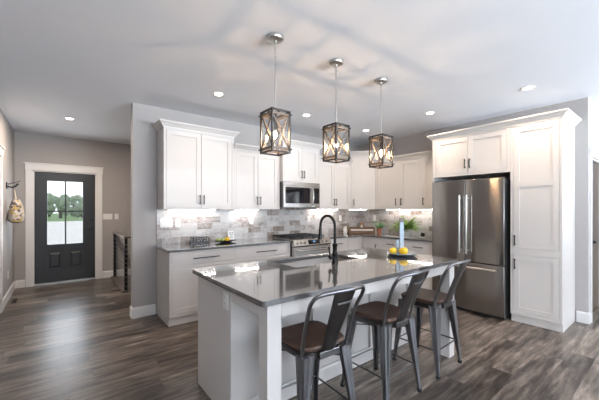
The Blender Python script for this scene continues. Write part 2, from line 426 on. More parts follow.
# closet casing at the picture's left edge, on the left wall
c = MB(); c.box(LX, LX + 0.02, 5.66, 5.76, 0, 2.10); c.box(LX, LX + 0.02, 4.66, 4.76, 0, 2.10); c.box(LX, LX + 0.024, 4.65, 5.77, 2.10, 2.21); c.box(LX, LX + 0.042, 4.63, 5.79, 2.21, 2.23)
struct(c.build('trim_3', M['trim']))
c = MB(); c.box(LX, LX + 0.008, 4.76, 5.66, 0.01, 2.10)
struct(c.build('door_3', M['trim']))

# entry door (door_1) : charcoal, four-pane glass over two raised panels
d = struct(bpy.data.objects.new('door_1', None)); COL.objects.link(d); d.location = (0, YF + 0.03, 0)
x0, x1 = DX0 + 0.018, DX1 - 0.018
gx0, gx1, gz0, gz1 = -0.215, 0.345, 0.72, 1.925
lf = MB(); lf.box(x0, gx0, 0, 0.045, 0.03, DZ - 0.02); lf.box(gx1, x1, 0, 0.045, 0.03, DZ - 0.02)
lf.box(gx0, gx1, 0, 0.045, gz1, DZ - 0.02)
pn = [(-0.205, 0.015), (0.115, 0.335)]; pz0, pz1 = 0.27, 0.60
lf.box(gx0, gx1, 0, 0.045, pz1, gz0); lf.box(gx0, gx1, 0, 0.045, 0.03, pz0)
lf.box(gx0, pn[0][0], 0, 0.045, pz0, pz1); lf.box(pn[0][1], pn[1][0], 0, 0.045, pz0, pz1); lf.box(pn[1][1], gx1, 0, 0.045, pz0, pz1)
lf.build('door_leaf', M['charcoal'], d)
for a, b in pn:
    q = MB(); q.box(a, b, 0.018, 0.04, pz0, pz1)
    q.loft([[(a + .03, .018, pz0 + .03), (b - .03, .018, pz0 + .03), (b - .03, .018, pz1 - .03), (a + .03, .018, pz1 - .03)],
            [(a + .055, .002, pz0 + .055), (b - .055, .002, pz0 + .055), (b - .055, .002, pz1 - .055), (a + .055, .002, pz1 - .055)]])
    q.build('raised_panel', M['charcoal'], d)
MB().box(gx0, gx1, 0.018, 0.024, gz0, gz1).build('pane', M['glass'], d)
q = MB(); xm = (gx0 + gx1) / 2
q.box(xm - .012, xm + .012, -0.004, 0.040, gz0, gz1); q.box(gx0, gx1, -0.004, 0.040, 1.335, 1.36)
q.box(gx0 - .02, gx0 + .012, -.01, .04, gz0 - .02, gz1 + .02); q.box(gx1 - .012, gx1 + .02, -.01, .04, gz0 - .02, gz1 + .02)
q.box(gx0, gx1, -.01, .04, gz0 - .02, gz0 + .012); q.box(gx0, gx1, -.01, .04, gz1 - .012, gz1 + .02)
q.build('muntin', M['charcoal'], d)
q = MB(); q.cyl((x1 - .07, -.05, 1.02), (x1 - .07, 0, 1.02), .012); q.tube([(x1 - .07, -.05, 1.02), (x1 - .17, -.05, 1.02)], .009); q.cyl((x1 - .07, -.012, 1.02), (x1 - .07, 0, 1.02), .028)
q.cyl((x1 - .07, -.02, 1.17), (x1 - .07, 0, 1.17), .028)
q.build('door_handle', M['black'], d, smooth=True)
for z in (0.35, 1.15, 1.9):
    MB().box(x0 - .02, x0 + .006, -.014, .01, z - .05, z + .05).build('hinge', M['black'], d)
MB().box(x0, x1, -0.02, 0.12, 0, 0.03).build('threshold', M['nickel'], d)
# brown door (door_2) in the right wall
d2 = struct(bpy.data.objects.new('door_2', None)); COL.objects.link(d2); d2.location = (0, 0.80, 0)
q = MB(); q.box(5.184, 6.032, 0.0, 0.04, 0.01, 2.02); q.build('door_leaf', M['brownwood'], d2)
q = MB(); q.cyl((5.25, -.05, .98), (5.25, 0, .98), .01); q.lathe([(.0, 0), (.02, .004), (.027, .02), (.02, .036), (0, .04)], (5.25, -.06, .96)); q.cyl((5.25, -.008, .98), (5.25, 0, .98), .028)
q.build('door_knob', M['black'], d2, smooth=True)

# ------------------------------------------------------------------ outside, seen through the entry door
struct(MB().box(-60, 60, 7.6, 140, -0.45, -0.35).build('ground_lawn', M['grass']))
struct(MB().box(-40, 60, 11.5, 52, -0.345, -0.33).build('ground_drive', M['gravel']))
struct(MB().box(-1.6, 2.6, YF + 0.14, 9.4, -0.30, -0.04).build('porch_floor', M['concrete']))
struct(MB().box(-1.8, 2.8, YF + 0.14, 9.5, 2.30, 2.42).build('porch_ceiling', M['soffit']))
struct(MB().box(-60, 60, YR - 60, YR - 0.3, -0.45, -0.35).build('ground_rear', M['grass']))
trees = [(-3.4, 70, 4.9, 'round tree at the left edge of the door glass, beyond the field'), (-2.0, 84, 5.2, 'tree second from the left in the door glass, beyond the field'),
         (-0.1, 70, 4.5, 'tree left of the door muntin, beyond the field'), (2.2, 84, 4.9, 'tree right of the door muntin, beyond the field'),
         (3.2, 70, 4.2, 'tree second from the right in the door glass, beyond the field'), (6.4, 84, 4.9, 'tree at the right edge of the door glass, beyond the field')]
for k, (tx, ty, th, lab) in enumerate(trees):
    t = thing('tree', lab, 'tree', (tx, ty, -0.35), 0, 'trees beyond the front field')
    rnd = random.Random(k)
    f = MB()
    for j in range(14):
        a = rnd.uniform(0, 6.28); rr = rnd.uniform(0, .8); s = rnd.uniform(.55, .8)
        c = Vector((rr * math.cos(a), rr * math.sin(a), th * rnd.uniform(.15, .84)))
        g = bmesh.ops.create_icosphere(f.bm, subdivisions=2, radius=s, matrix=Matrix.Translation(c))
        for v in g['verts']: v.co += (v.co - c).normalized() * rnd.uniform(-.18, .18) * s
    f.build('crown', M['treeleaf'], t)
    MB().cyl((0, 0, 0), (0, 0, th * .5), .25, .15, 8).build('trunk', M['bark'], t)

# ------------------------------------------------------------------ cabinets
def bar_pull(parent, x, z, length, vertical, y=-0.0):
    q = MB(); h = length / 2; s = 0.030
    if vertical:
        q.box(x - .006, x + .006, y - s - .010, y - s, z - h, z + h)
        for zz in (z - h + .014, z + h - .014): q.cyl((x, y - s, zz), (x, y, zz), .005, n=8)
    else:
        q.box(x - h, x + h, y - s - .010, y - s, z - .006, z + .006)
        for xx in (x - h + .02, x + h - .02): q.cyl((xx, y - s, z), (xx, y, z), .005, n=8)
    return q.build('handle', M['black'], parent, bevel=0.002)

def shaker(parent, x0, x1, z0, z1, handle=None, name='door', rail=0.062, midrail=None, y=0.0, panel=0.012):
    """handle: (x, z, length, vertical)"""
    g = 0.003; x0 += g; x1 -= g; z0 += g; z1 -= g
    q = MB(); t = 0.019
    if z1 - z0 < 0.2: rail = min(rail, 0.030)
    flat = name == 'drawer'
    if flat:
        q.box(x0, x1, y + 0.001, y + t, z0, z1)
    else:
        q.box(x0, x0 + rail, y + .001, y + t, z0, z1); q.box(x1 - rail, x1, y + .001, y + t, z0, z1)
        q.box(x0 + rail, x1 - rail, y + .001, y + t, z0, z0 + rail); q.box(x0 + rail, x1 - rail, y + .001, y + t, z1 - rail, z1)
        if midrail: q.box(x0 + rail, x1 - rail, y + .001, y + t, midrail - rail / 2, midrail + rail / 2)
        q.box(x0 + rail - .002, x1 - rail + .002, y + panel, y + t - .001, z0 + rail - .002, z1 - rail + .002)
    o = q.build(name, M['white'], parent)
    if handle: bar_pull(o, handle[0], handle[1], handle[2], handle[3], y)
    return o

CROWN = [(0, 0), (0.010, 0), (0.012, 0.014), (0.022, 0.022), (0.044, 0.050), (0.058, 0.058), (0.062, 0.062), (0.062, 0.078), (0, 0.078)]
def crown(parent, path, z):
    MB().sweep(path, [(o, z + h) for o, h in CROWN]).build('crown_molding', M['white'], parent)

def face_frame(parent, W, z0, z1, openings):
    """grid the face and keep what is no opening"""
    xs = sorted({0, W} | {a for o in openings for a in o[:2]}); zs = sorted({z0, z1} | {a for o in openings for a in o[2:4]})
    q = MB()
    for i in range(len(xs) - 1):
        run = None
        for j in range(len(zs) - 1):
            cx, cz = (xs[i] + xs[i + 1]) / 2, (zs[j] + zs[j + 1]) / 2
            inside = any(o[0] < cx < o[1] and o[2] < cz < o[3] for o in openings)
            if not inside: q.box(xs[i], xs[i + 1], 0, 0.02, zs[j], zs[j + 1])
    bmesh.ops.remove_doubles(q.bm, verts=q.bm.verts, dist=1e-5)
    # drop the coincident inner walls
    seen = {}
    for f in list(q.bm.faces):
        k = tuple(sorted(v.index for v in f.verts)); 
    q.bm.verts.index_update()
    for f in list(q.bm.faces):
        k = tuple(sorted(v.index for v in f.verts)); seen.setdefault(k, []).append(f)
    dead = [f for fs in seen.values() if len(fs) > 1 for f in fs]
    if dead: bmesh.ops.delete(q.bm, geom=dead, context='FACES_ONLY')
    return q.build('face_frame', M['white'], parent)

def cabinet(name, label, cat, loc, rz, W, D, z0, z1, openings, crown_path=None, toe=None, group=None, body_shape=None):
    t = thing(name, label, cat, loc, rz, group)
    q = MB(); q.box(0, W, 0.02, D, z0, z1)
    q.build('body', M['white'], t)
    face_frame(t, W, z0, z1, openings)
    if toe: MB().box(toe[0], toe[1], 0.032, D, 0, z0).build('toe_kick', M['white'], t)
    for op in openings:
        x0, x1, a, b, kind, h = op[:6]
        shaker(t, x0, x1, a, b, h, kind, midrail=op[6] if len(op) > 6 else None)
    if crown_path: crown(t, crown_path, z1 - 0.015)
    return t

UP = 4.05; UD = YA - UP - 0.002
UB = 1.388; TT = 2.435; ST = 2.27
def pair(W, z0, z1, m=0.03, hz=None, hl=0.125, top=0.03, mid=0.0):
    c = W / 2
    hz = hz if hz is not None else z0 + 0.13
    return [(m, c, z0 + 0.025, z1 - top, 'door', (c - 0.028, hz, hl, True)), (c, W - m, z0 + 0.025, z1 - top, 'door', (c + 0.028, hz, hl, True))]
# upper cabinets on the range wall
W = 0.955
cabinet('wall_cabinet', 'tall two-door white wall cabinet at the left end, above the BLESSED sign', 'wall cabinet', (1.01, UP, 0), 0, W, UD, UB, TT,
        pair(W, UB, TT), crown_path=[(0, UD), (0, 0), (W, 0), (W, UD)], group='white wall cabinets')
W = 2.76 - 1.967
cabinet('wall_cabinet', 'lower-topped two-door white wall cabinet directly left of the microwave', 'wall cabinet', (1.967, UP, 0), 0, W, UD, UB, ST,
        pair(W, UB, ST), crown_path=[(0, 0), (W - .002, 0)], group='white wall cabinets')
MY = 3.96; W = 0.775
cabinet('wall_cabinet', 'short two-door white wall cabinet directly above the microwave', 'wall cabinet', (2.762, MY, 0), 0, W, YA - MY - .002, 1.835, TT,
        pair(W, 1.835, TT, hz=1.96), crown_path=[(0, YA - MY - .002), (0, 0), (W, 0), (W, YA - MY - .002)], group='white wall cabinets')
W = 4.428 - 3.54
cabinet('wall_cabinet', 'two-door white wall cabinet between the microwave and the angled corner cabinet', 'wall cabinet', (3.54, UP, 0), 0, W, UD, UB, ST,
        pair(W, UB, ST), crown_path=[(0.0, 0), (W - .002, 0)], group='white wall cabinets')
# angled corner cabinet
cA = Vector((4.43, 4.05)); cB = Vector((4.72, 3.70)); dv = cB - cA; W = dv.length; ang = math.atan2(dv.y, dv.x)
t = thing('corner_wall_cabinet', 'single-door white wall cabinet set at an angle across the corner', 'wall cabinet', (cA.x, cA.y, 0), ang, 'white wall cabinets')
inv = Matrix.Rotation(-ang, 2)
def loc2(x, y): v = inv @ (Vector((x, y)) - cA); return (v.x, v.y)
fr = [(0, 0.02), (W, 0.02)]
MB().prism([(0, .02), (W, .02), loc2(4.72, 3.702), loc2(XB - .002, 3.702), loc2(XB - .002, YA - .002), loc2(4.43, YA - .002)], UB, TT).build('body', M['white'], t)
ops = [(0.03, W - 0.03, UB + .025, TT - .03, 'door', (0.06, UB + .13, .125, True))]
face_frame(t, W, UB, TT, ops); shaker(t, *ops[0][:4], ops[0][5])
crown(t, [loc2(4.43, YA - .002), (0, 0), (W, 0), loc2(XB - .002, 3.70)], TT - .015)
# upper cabinets on the refrigerator wall
XU = 4.72; RB = R(-90)
W = 3.698 - 2.765; c = 0.505
ops = [(0.03, c, UB + .025, ST - .03, 'door', (c - .03, UB + .13, .125, True)), (c + .035, W - .02, UB + .025, ST - .03, 'door', (c + .075, UB + .13, .125, True))]
cabinet('wall_cabinet', 'two-door white wall cabinet directly right of the angled corner cabinet', 'wall cabinet', (XU, 3.698, 0), RB, W, XB - XU - .002, UB, ST, ops,
        crown_path=[(0.0, 0), (W, 0)], group='white wall cabinets')
W = 2.763 - 2.395
cabinet('wall_cabinet', 'narrow single-door white wall cabinet next to the refrigerator surround', 'wall cabinet', (XU, 2.763, 0), RB, W, XB - XU - .002, UB, ST,
        [(.025, W - .02, UB + .025, ST - .03, 'door', (.06, UB + .13, .125, True))], crown_path=[(0, 0), (W, 0)], group='white wall cabinets')
# refrigerator surround with bridging cabinet, and pantry
XF = 4.42; FY0, FY1 = 2.392, 1.381; W = FY0 - FY1
DF = XB - XF - .002
t = cabinet('refrigerator_cabinet', 'two-door white cabinet bridging over the refrigerator, with crown', 'cabinet', (XF, FY0, 0), RB, W, DF, 1.86, TT,
        [(0.045, W / 2, 1.895, TT - .035, 'door', (W / 2 - .03, 2.02, .13, True)), (W / 2, W - .035, 1.895, TT - .035, 'door', (W / 2 + .03, 2.02, .13, True))],
        crown_path=[(0, DF), (0, 0), (W, 0)])
MB().box(0, 0.02, 0, DF, 0, 1.86).build('side_panel', M['white'], t)
W = 0.50
cabinet('pantry_cabinet', 'floor-standing white pantry cabinet with one tall door over one short door', 'pantry', (XF, 1.379, 0), RB, W, DF, 0.095, TT,
        [(.028, W - .022, .915, TT - .035, 'door', (.052, 1.01, .13, True), 1.70), (.028, W - .022, .13, .835, 'door', (.052, .72, .13, True))],
        crown_path=[(0, 0), (W, 0), (W, DF)], toe=(0.0, W))

# base cabinets
BF = 3.76; BD = YA - BF - .002; CT = 0.884
def base_ops(W, drawer=True):
    c = W / 2
    return [(.03, W - .03, .715, .852, 'drawer', (c, .79, .34, False)), (.03, c, .135, .675, 'door', (c - .03, .58, .125, True)), (c, W - .03, .135, .675, 'door', (c + .03, .58, .125, True))]
W = 0.882
cabinet('base_cabinet', 'white base cabinet at the left end of the range wall, one wide drawer over doors', 'base cabinet', (1.0, BF, 0), 0, W, BD, .105, CT, base_ops(W), toe=(0, W), group='white base cabinets')
W = 0.874
cabinet('base_cabinet', 'white base cabinet directly left of the range, one wide drawer over doors', 'base cabinet', (1.884, BF, 0), 0, W, BD, .105, CT, base_ops(W), toe=(0, W), group='white base cabinets')
W = 4.048 - 3.532
cabinet('base_cabinet', 'white base cabinet directly right of the range, partly behind the faucet', 'base cabinet', (3.532, BF, 0), 0, W, BD, .105, CT,
        [(.03, W - .02, .715, .852, 'drawer', (W / 2, .79, .16, False)), (.03, W - .02, .135, .675, 'door', (.07, .58, .125, True))], toe=(0, W), group='white base cabinets')
# corner lazy-susan cabinet: L-shaped body, bi-fold door
t = thing('corner_base_cabinet', 'white corner base cabinet with a folding door in the inner corner', 'base cabinet', (4.05, BF, 0), 0, 'white base cabinets')
L2 = [(0, .02), (.40, .02), (.40, -.36), (XB - 4.05 - .002, -.36), (XB - 4.05 - .002, BD), (0, BD)]
MB().prism(L2, .105, CT).build('body', M['white'], t); MB().prism([(0, .045), (.425, .045), (.425, -.36), (.9, -.36), (.9, BD), (0, BD)], 0, .105).build('toe_kick', M['white'], t)
q = MB(); q.box(0, .02, 0, .02, .105, CT); q.box(0, .38, 0, .02, .852, CT); q.box(.38, .40, -.36, .02, .852, CT); q.build('face_frame', M['white'], t)
shaker(t, .02, .378, .135, .85, None)
o = shaker(t, 0, .355, .135, .85, (.32, .70, .125, True)); o.location = (.38, 0, 0); o.rotation_euler = (0, 0, RB)
XBF = 4.43
W = 3.398 - 2.862; DB = XB - XBF - .002
cabinet('base_cabinet', 'white base cabinet on the refrigerator wall, next to the corner, under the fern', 'base cabinet', (XBF, 3.398, 0), RB, W, DB, .105, CT,
        [(.03, W - .02, .715, .852, 'drawer', (W / 2, .79, .15, False)), (.03, W - .02, .135, .675, 'door', (.07, .58, .125, True))], toe=(0, W), group='white base cabinets')
W = 2.860 - 2.394
cabinet('base_cabinet', 'white base cabinet beside the refrigerator', 'base cabinet', (XBF, 2.860, 0), RB, W, DB, .105, CT,
        [(.02, W - .03, .715, .852, 'drawer', (W / 2, .79, .17, False)), (.02, W - .03, .135, .675, 'door', (.07, .58, .125, True))], toe=(0, W), group='white base cabinets')

# countertops of the perimeter
CZ = 0.914
tag(MB().slab([(0.975, 3.725), (2.758, 3.725), (2.758, YA - .004), (0.975, YA - .004)], [], CT + .001, CZ).build('countertop', M['quartz'], bevel=.003),
    'dark polished countertop left of the range, under the BLESSED sign', 'countertop')
tag(MB().slab([(3.532, 3.725), (4.395, 3.725), (4.395, 2.396), (XB - .004, 2.396), (XB - .004, YA - .004), (3.532, YA - .004)], [], CT + .001, CZ).build('countertop', M['quartz'], bevel=.003),
    'L-shaped dark polished countertop right of the range, turning the corner to the refrigerator', 'countertop')
# backsplash on both walls
q = MB(); q.prism([(1.0, YA - .012), (XB - .012, YA - .012), (XB - .012, 2.396), (XB - .001, 2.396), (XB - .001, YA - .001), (1.0, YA - .001)], CZ + .001, UB - .002)
q.box(2.764, 3.536, YA - .012, YA - .001, UB - .002, 1.415)
bs = q.build('backsplash', M['tile'])
tag(bs, 'pale weathered brick tile backsplash between countertops and wall cabinets', 'backsplash')
# ------------------------------------------------------------------ under-cabinet LED strips
def led(name, label, loc, rz, L_):
    t = thing(name, label, 'light', loc, rz, 'under-cabinet light strips')
    MB().box(0, L_, -.012, .012, -.010, 0).build('housing', M['plastic'], t)
    MB().box(.01, L_ - .01, -.009, .009, -.013, -.0101).build('diffuser', M['led'], t)
led('light_strip', 'lit strip light under the tall left wall cabinet', (1.12, 4.27, UB - .001), 0, .66)
led('light_strip', 'lit strip light under the wall cabinet left of the microwave', (2.08, 4.27, UB - .001), 0, .42)
led('light_strip', 'lit strip light under the wall cabinet right of the microwave', (3.60, 4.27, UB - .001), 0, .70)
led('light_strip', 'lit strip light under the angled corner cabinet', (4.50, 4.18, UB - .001), R(-45), .36)
led('light_strip', 'lit strip light under the wall cabinets beside the refrigerator', (4.94, 3.60, UB - .001), RB, 1.1)

# ------------------------------------------------------------------ island
IX0, IX1, IY0, IY1 = 0.825, 3.0, 1.365, 2.462
t = thing('kitchen_island', 'white kitchen island with a dark polished top and seating overhang', 'kitchen island', (0, 0, 0))
SX0, SX1, SY0, SY1 = 1.52, 2.30, 1.99, 2.375
top = MB().slab(rrect(IX0, IX1, IY0, IY1, .022), [rrect(SX0, SX1, SY0, SY1, .03)], CT, CZ).build('countertop', M['quartz'], t)
BX0, BX1, BY0, BY1 = 0.865, 2.955, 1.83, 2.43
q = MB()
q.box(BX0, BX0 + .02, BY0 + .0195, BY1, .0, CT - .001); q.box(BX1 - .02, BX1, BY0 + .0195, BY1, 0, CT - .001)
q.box(BX0 + .02, BX1 - .02, BY0 + .02, BY0 + .04, 0, CT - .001); q.box(BX0 + .02, BX1 - .02, BY1 - .02, BY1, 0.10, CT - .001)
q.box(BX0 + .02, BX1 - .02, BY0 + .04, BY1 - .02, .02, .05)
q.build('body', M['white'], t)
q = MB()
for a, b in ((BX0 + .0, BX0 + .075), (BX0 + .70, BX0 + .775), (BX0 + 1.40, BX0 + 1.475), (BX1 - .075, BX1)): q.box(a, b, BY0 - .001, BY0 + .019, 0.0, CT - .002)
q.box(BX0 + .075, BX1 - .075, BY0, BY0 + .019, CT - .11, CT - .002)
q.build('panel_stiles', M['white'], t)
MB().sweep([(BX0, BY1), (BX0, BY0), (BX1, BY0), (BX1, BY1)][1:3], [(0, 0), (.014, 0), (.014, .10), (.006, .115), (-.002, .115), (-.002, 0)]).build('baseboard', M['white'], t)
q = MB(); q.box(BX0 + .10, BX1 - .10, IY0 + .03, IY0 + .05, CT - .085, CT - .001)
q.box(BX0 + .004, BX0 + .024, IY0 + .11, BY0 - .002, CT - .085, CT - .001); q.box(BX1 - .024, BX1 - .004, IY0 + .11, BY0 - .002, CT - .085, CT - .001)
q.build('apron', M['white'], t)
for a in (BX0, BX1 - .09):
    q = MB(); q.box(a, a + .09, IY0 + .02, IY0 + .11, 0, CT - .001)
    q.build('corner_post', M['white'], t)
# sink (undermount)
t = thing('sink', 'stainless undermount sink set into the island top behind the faucet', 'sink', (0, 0, 0))
q = MB(); th = .004; zb = .70
x0, x1, y0, y1 = SX0 - .004, SX1 + .004, SY0 - .004, SY1 + .004
ring = lambda dx, z: [(x, y, z) for x, y in rrect(x0 + dx, x1 - dx, y0 + dx, y1 - dx, .035)]
q.loft([ring(-.01, CT - .003), ring(0, CT - .003), ring(.004, zb + .02), ring(.02, zb), ring(.15, zb - .004)], cap=False)
q.bm.faces.new([v for v in q.bm.verts][-len(ring(0, 0)):])
q.build('basin', M['sinkst'], t, smooth=True)
MB().lathe([(.0, 0), (.045, 0), (.045, .004), (.03, .005), (.0, .003)], (1.91, 2.18, zb - .003)).build('drain', M['nickel'], t, smooth=True)
# faucet
t = thing('faucet', 'dark bronze gooseneck pull-down faucet on the island', 'faucet', (1.905, 1.93, CZ + .0005))
q = MB(); q.lathe([(.0, 0), (.032, 0), (.032, .008), (.027, .012), (.025, .03), (.0255, .075), (.028, .08), (.028, .088), (.022, .094), (.019, .11), (.019, .15), (.024, .157), (.024, .170), (.016, .178), (.0, .18)])
q.build('body', M['bronze'], t, smooth=True)
pts = [(0, 0, .17)] + [(0, 0, .30)] + [(0.0, 0.095 - .095 * math.cos(a), .325 + .095 * math.sin(a)) for a in [R(x) for x in range(0, 181, 15)]]
q = MB(); q.tube(pts + [(0, .192, .30)], .0125, 12); q.build('neck', M['bronze'], t, smooth=True)
q = MB(); q.loft([[(r * math.cos(k * .3927) , .192 + yo + r * math.sin(k * .3927), z) for k in range(16)] for r, z, yo in ((.014, .302, 0), (.016, .29, 0), (.015, .262, .001), (.021, .225, .003), (.024, .205, .004), (.019, .198, .004))])
q.build('spray_head', M['bronze'], t, smooth=True)
q = MB(); q.cyl((-.02, 0, .055), (-.060, 0, .055), .016); q.lathe([(0, 0), (.017, .0), (.018, .012), (.011, .02), (0, .022)], (-.062, 0, .058))
q.tube([(-.062, 0, .065), (-.066, 0, .11), (-.075, .0, .155)], [.008, .0065, .008], 8); q.build('handle', M['bronze'], t, smooth=True)
# outlet on island end
def outlet(name, label, loc, rot, gang=1, kind='outlet', cat='outlet', h=.115):
    t = thing(name, label, cat, loc, 0); t.rotation_euler = rot
    w = .07 + .046 * (gang - 1)
    MB().box(-w / 2, w / 2, -.006, 0, -h / 2, h / 2).build('cover_plate', M['plastic'], t, bevel=.002)
    for g in range(gang):
        cx = -w / 2 + .035 + g * .046
        if kind == 'switch':
            MB().box(cx - .016, cx + .016, -.009, -.0062, -.033, .033).build('rocker', M['plastic'], t, bevel=.001)
        else:
            q = MB()
            for zz in (-.02, .02): q.cyl((cx, -.009, zz), (cx, -.0062, zz), .016)
            q.build('receptacle', M['plastic'], t)
            q = MB()
            for zz in (-.02, .02):
                for dx in (-.006, .006): q.box(cx + dx - .001, cx + dx + .001, -.0094, -.0088, zz - .004, zz + .006)
            q.build('slots', M['rubber'], t)
    return t
outlet('outlet', 'white outlet on the left end panel of the island', (BX0 - .0005, 1.90, .79), (0, 0, R(-90)))
yb = YA - .0125
outlet('light_switch', 'double white switch plate at the left end of the tile backsplash', (1.12, yb, 1.20), (0, 0, 0), 3, 'switch', 'light switch')
outlet('outlet', 'single white outlet beside the double switch on the tile backsplash', (1.27, yb, 1.20), (0, 0, 0))
outlet('outlet', 'white outlet on the backsplash between the framed card and the range', (2.42, yb, 1.205), (0, 0, 0))
outlet('outlet', 'white outlet on the backsplash just right of the range', (3.62, yb, 1.205), (0, 0, 0))
outlet('outlet', 'white outlet on the backsplash behind the wooden crate', (4.45, yb, 1.205), (0, 0, 0))
outlet('outlet', 'white outlet on the backsplash beside the refrigerator', (XB - .0125, 2.55, 1.20), (0, 0, R(-90)))
outlet('outlet', 'white outlet on the backsplash behind the small potted herb', (XB - .0125, 3.95, 1.205), (0, 0, R(-90)))
outlet('light_switch', 'double white switch plate on the wall right of the front door', (0.745, YF - .0005, 1.235), (0, 0, 0), 3, 'switch', 'light switch')
outlet('light_switch', 'single white switch plate nearest the stair railing', (0.90, YF - .0005, 1.235), (0, 0, 0), 1, 'switch', 'light switch')
outlet('outlet', 'white outlet low on the left wall beside the front door', (LX + .0005, 6.45, .38), (0, 0, R(90)))

# ------------------------------------------------------------------ range
t = thing('range', 'stainless slide-in gas range with black grates between the base cabinets', 'stove', (2.762, 3.70, 0))
W = .766; D = YA - 3.70 - .018
q = MB(); q.box(.002, W - .002, .03, D, .07, .885); q.build('body', M['steel_dark'], t)
q = MB(); q.box(.03, W - .03, .06, D - .02, 0, .07); q.build('plinth', M['steel_dark'], t)
q = MB(); q.box(.002, W - .002, .025, D, .885, .918); q.build('cooktop', M['steel_h'], t, bevel=.003)
q = MB(); q.box(.03, W - .03, .09, D - .03, .9185, .921); q.build('cooktop_well', M['iron'], t)
q = MB(); q.loft([[(x, -.035, .815), (x, -.045, .83), (x, -.012, .915), (x, .025, .915), (x, .025, .815)] for x in (.002, W - .002)]); cp = q.build('control_panel', M['steel_h'], t)
nrm = Vector((0, -.085, .033)).normalized()
def onp(s_): return Vector((0, -.045 + .033 * s_, .83 + .085 * s_))
for x in (.075, .145, .215, W - .185, W - .095):
    p = onp(.5) + Vector((x, 0, 0))
    MB().cyl(p, p + nrm * .03, .021, .017, 16).build('knob', M['steel_h'], t, smooth=True)
q = MB(); a, b = .285, W - .25
p0, p1 = onp(.15), onp(.88)
q.loft([[(x, p0.y - .001, p0.z), (x, p1.y - .001, p1.z), (x, p1.y - .004, p1.z - .001), (x, p0.y - .004, p0.z - .001)] for x in (a, b)]); sc_ = q.build('display', M['blackglass'], t)
p0, p1 = onp(.45), onp(.72); q = MB(); q.loft([[(x, p0.y - .0045, p0.z), (x, p1.y - .0045, p1.z), (x, p1.y - .0055, p1.z), (x, p0.y - .0055, p0.z)] for x in (a + .09, b - .09)]); q.build('clock', M['display'], sc_)
q = MB(); q.box(.006, W - .006, -.03, .03, .27, .805); od = q.build('oven_door', M['steel_h'], t, bevel=.004)
MB().box(.07, W - .07, -.034, -.0295, .34, .68).build('oven_window', M['blackglass'], od)
q = MB(); q.tube([(.06, -.08, .755), (W - .06, -.08, .755)], .012); q.cyl((.10, -.08, .755), (.10, -.03, .755), .009); q.cyl((W - .10, -.08, .755), (W - .10, -.03, .755), .009); q.build('oven_handle', M['steel_h'], od, smooth=True)
MB().box(.006, W - .006, -.025, .03, .085, .262).build('drawer', M['steel_h'], t, bevel=.004)
for i in range(3):
    gx = .035 + i * (W - .07) / 3; gw = (W - .07) / 3 - .004
    q = MB(); z0, z1 = .945, .957; ya, ybk = .10, D - .04
    for xx in (gx, gx + gw - .012): q.box(xx, xx + .012, ya, ybk, z0, z1)
    for yy in (ya, (ya + ybk) / 2 - .006, ybk - .012): q.box(gx, gx + gw, yy, yy + .012, z0, z1)
    q.box(gx + gw / 2 - .005, gx + gw / 2 + .005, ya, ybk, z0, z1)
    for yy in ((ya * 3 + ybk) / 4, (ya + 3 * ybk) / 4): q.box(gx, gx + gw, yy - .005, yy + .005, z0, z1)
    for xx in (gx, gx + gw - .012):
        for yy in (ya, ybk - .012): q.box(xx, xx + .012, yy, yy + .012, .919, z0)
    q.build('grate', M['iron'], t)
for bx, by in ((.15, .19), (.15, .48), (W / 2, .33), (W - .15, .19), (W - .15, .48)):
    MB().lathe([(0, 0), (.045, 0), (.045, .008), (.03, .010), (.03, .018), (.0, .02)], (bx, by, .921), 20).build('burner', M['iron'], t, smooth=True)

# ------------------------------------------------------------------ microwave
t = thing('microwave', 'stainless over-the-range microwave with a black window', 'microwave', (2.768, 3.955, 1.418))
W = .758; HH = .412; D = YA - 3.955 - .014
MB().box(0, W, .02, D, 0, HH).build('body', M['steel_dark'], t)
MB().box(0, W, -.012, .0195, HH - .062, HH).build('vent_grille', M['steel_h'], t, bevel=.003)
q = MB(); q.box(.0, .60, -.016, .0195, .0, HH - .064); dr = q.build('door', M['steel_h'], t, bevel=.004)
MB().box(.028, .535, -.0185, -.0155, .065, HH - .085).build('window', M['blackglass'], dr)
q = MB(); pts = smooth_path([(.575, -.016, .035), (.575, -.05, .07), (.575, -.062, .17), (.575, -.05, .28), (.575, -.016, .32)], 5); q.tube(pts, .011, 10); q.build('door_handle', M['steel_h'], dr, smooth=True)
MB().box(.602, W, -.016, .0195, .0, HH - .064).build('control_panel', M['steel_h'], t, bevel=.003)
q = MB(); q.box(.625, W - .02, -.0185, -.0155, .065, HH - .085); kp = q.build('keypad', M['blackglass'], t)
q = MB()
for r_ in range(5):
    for c_ in range(3): q.box(.638 + c_ * .034, .658 + c_ * .034, -.0196, -.0186, .09 + r_ * .032, .105 + r_ * .032)
q.build('buttons', M['steel_dark'], kp)

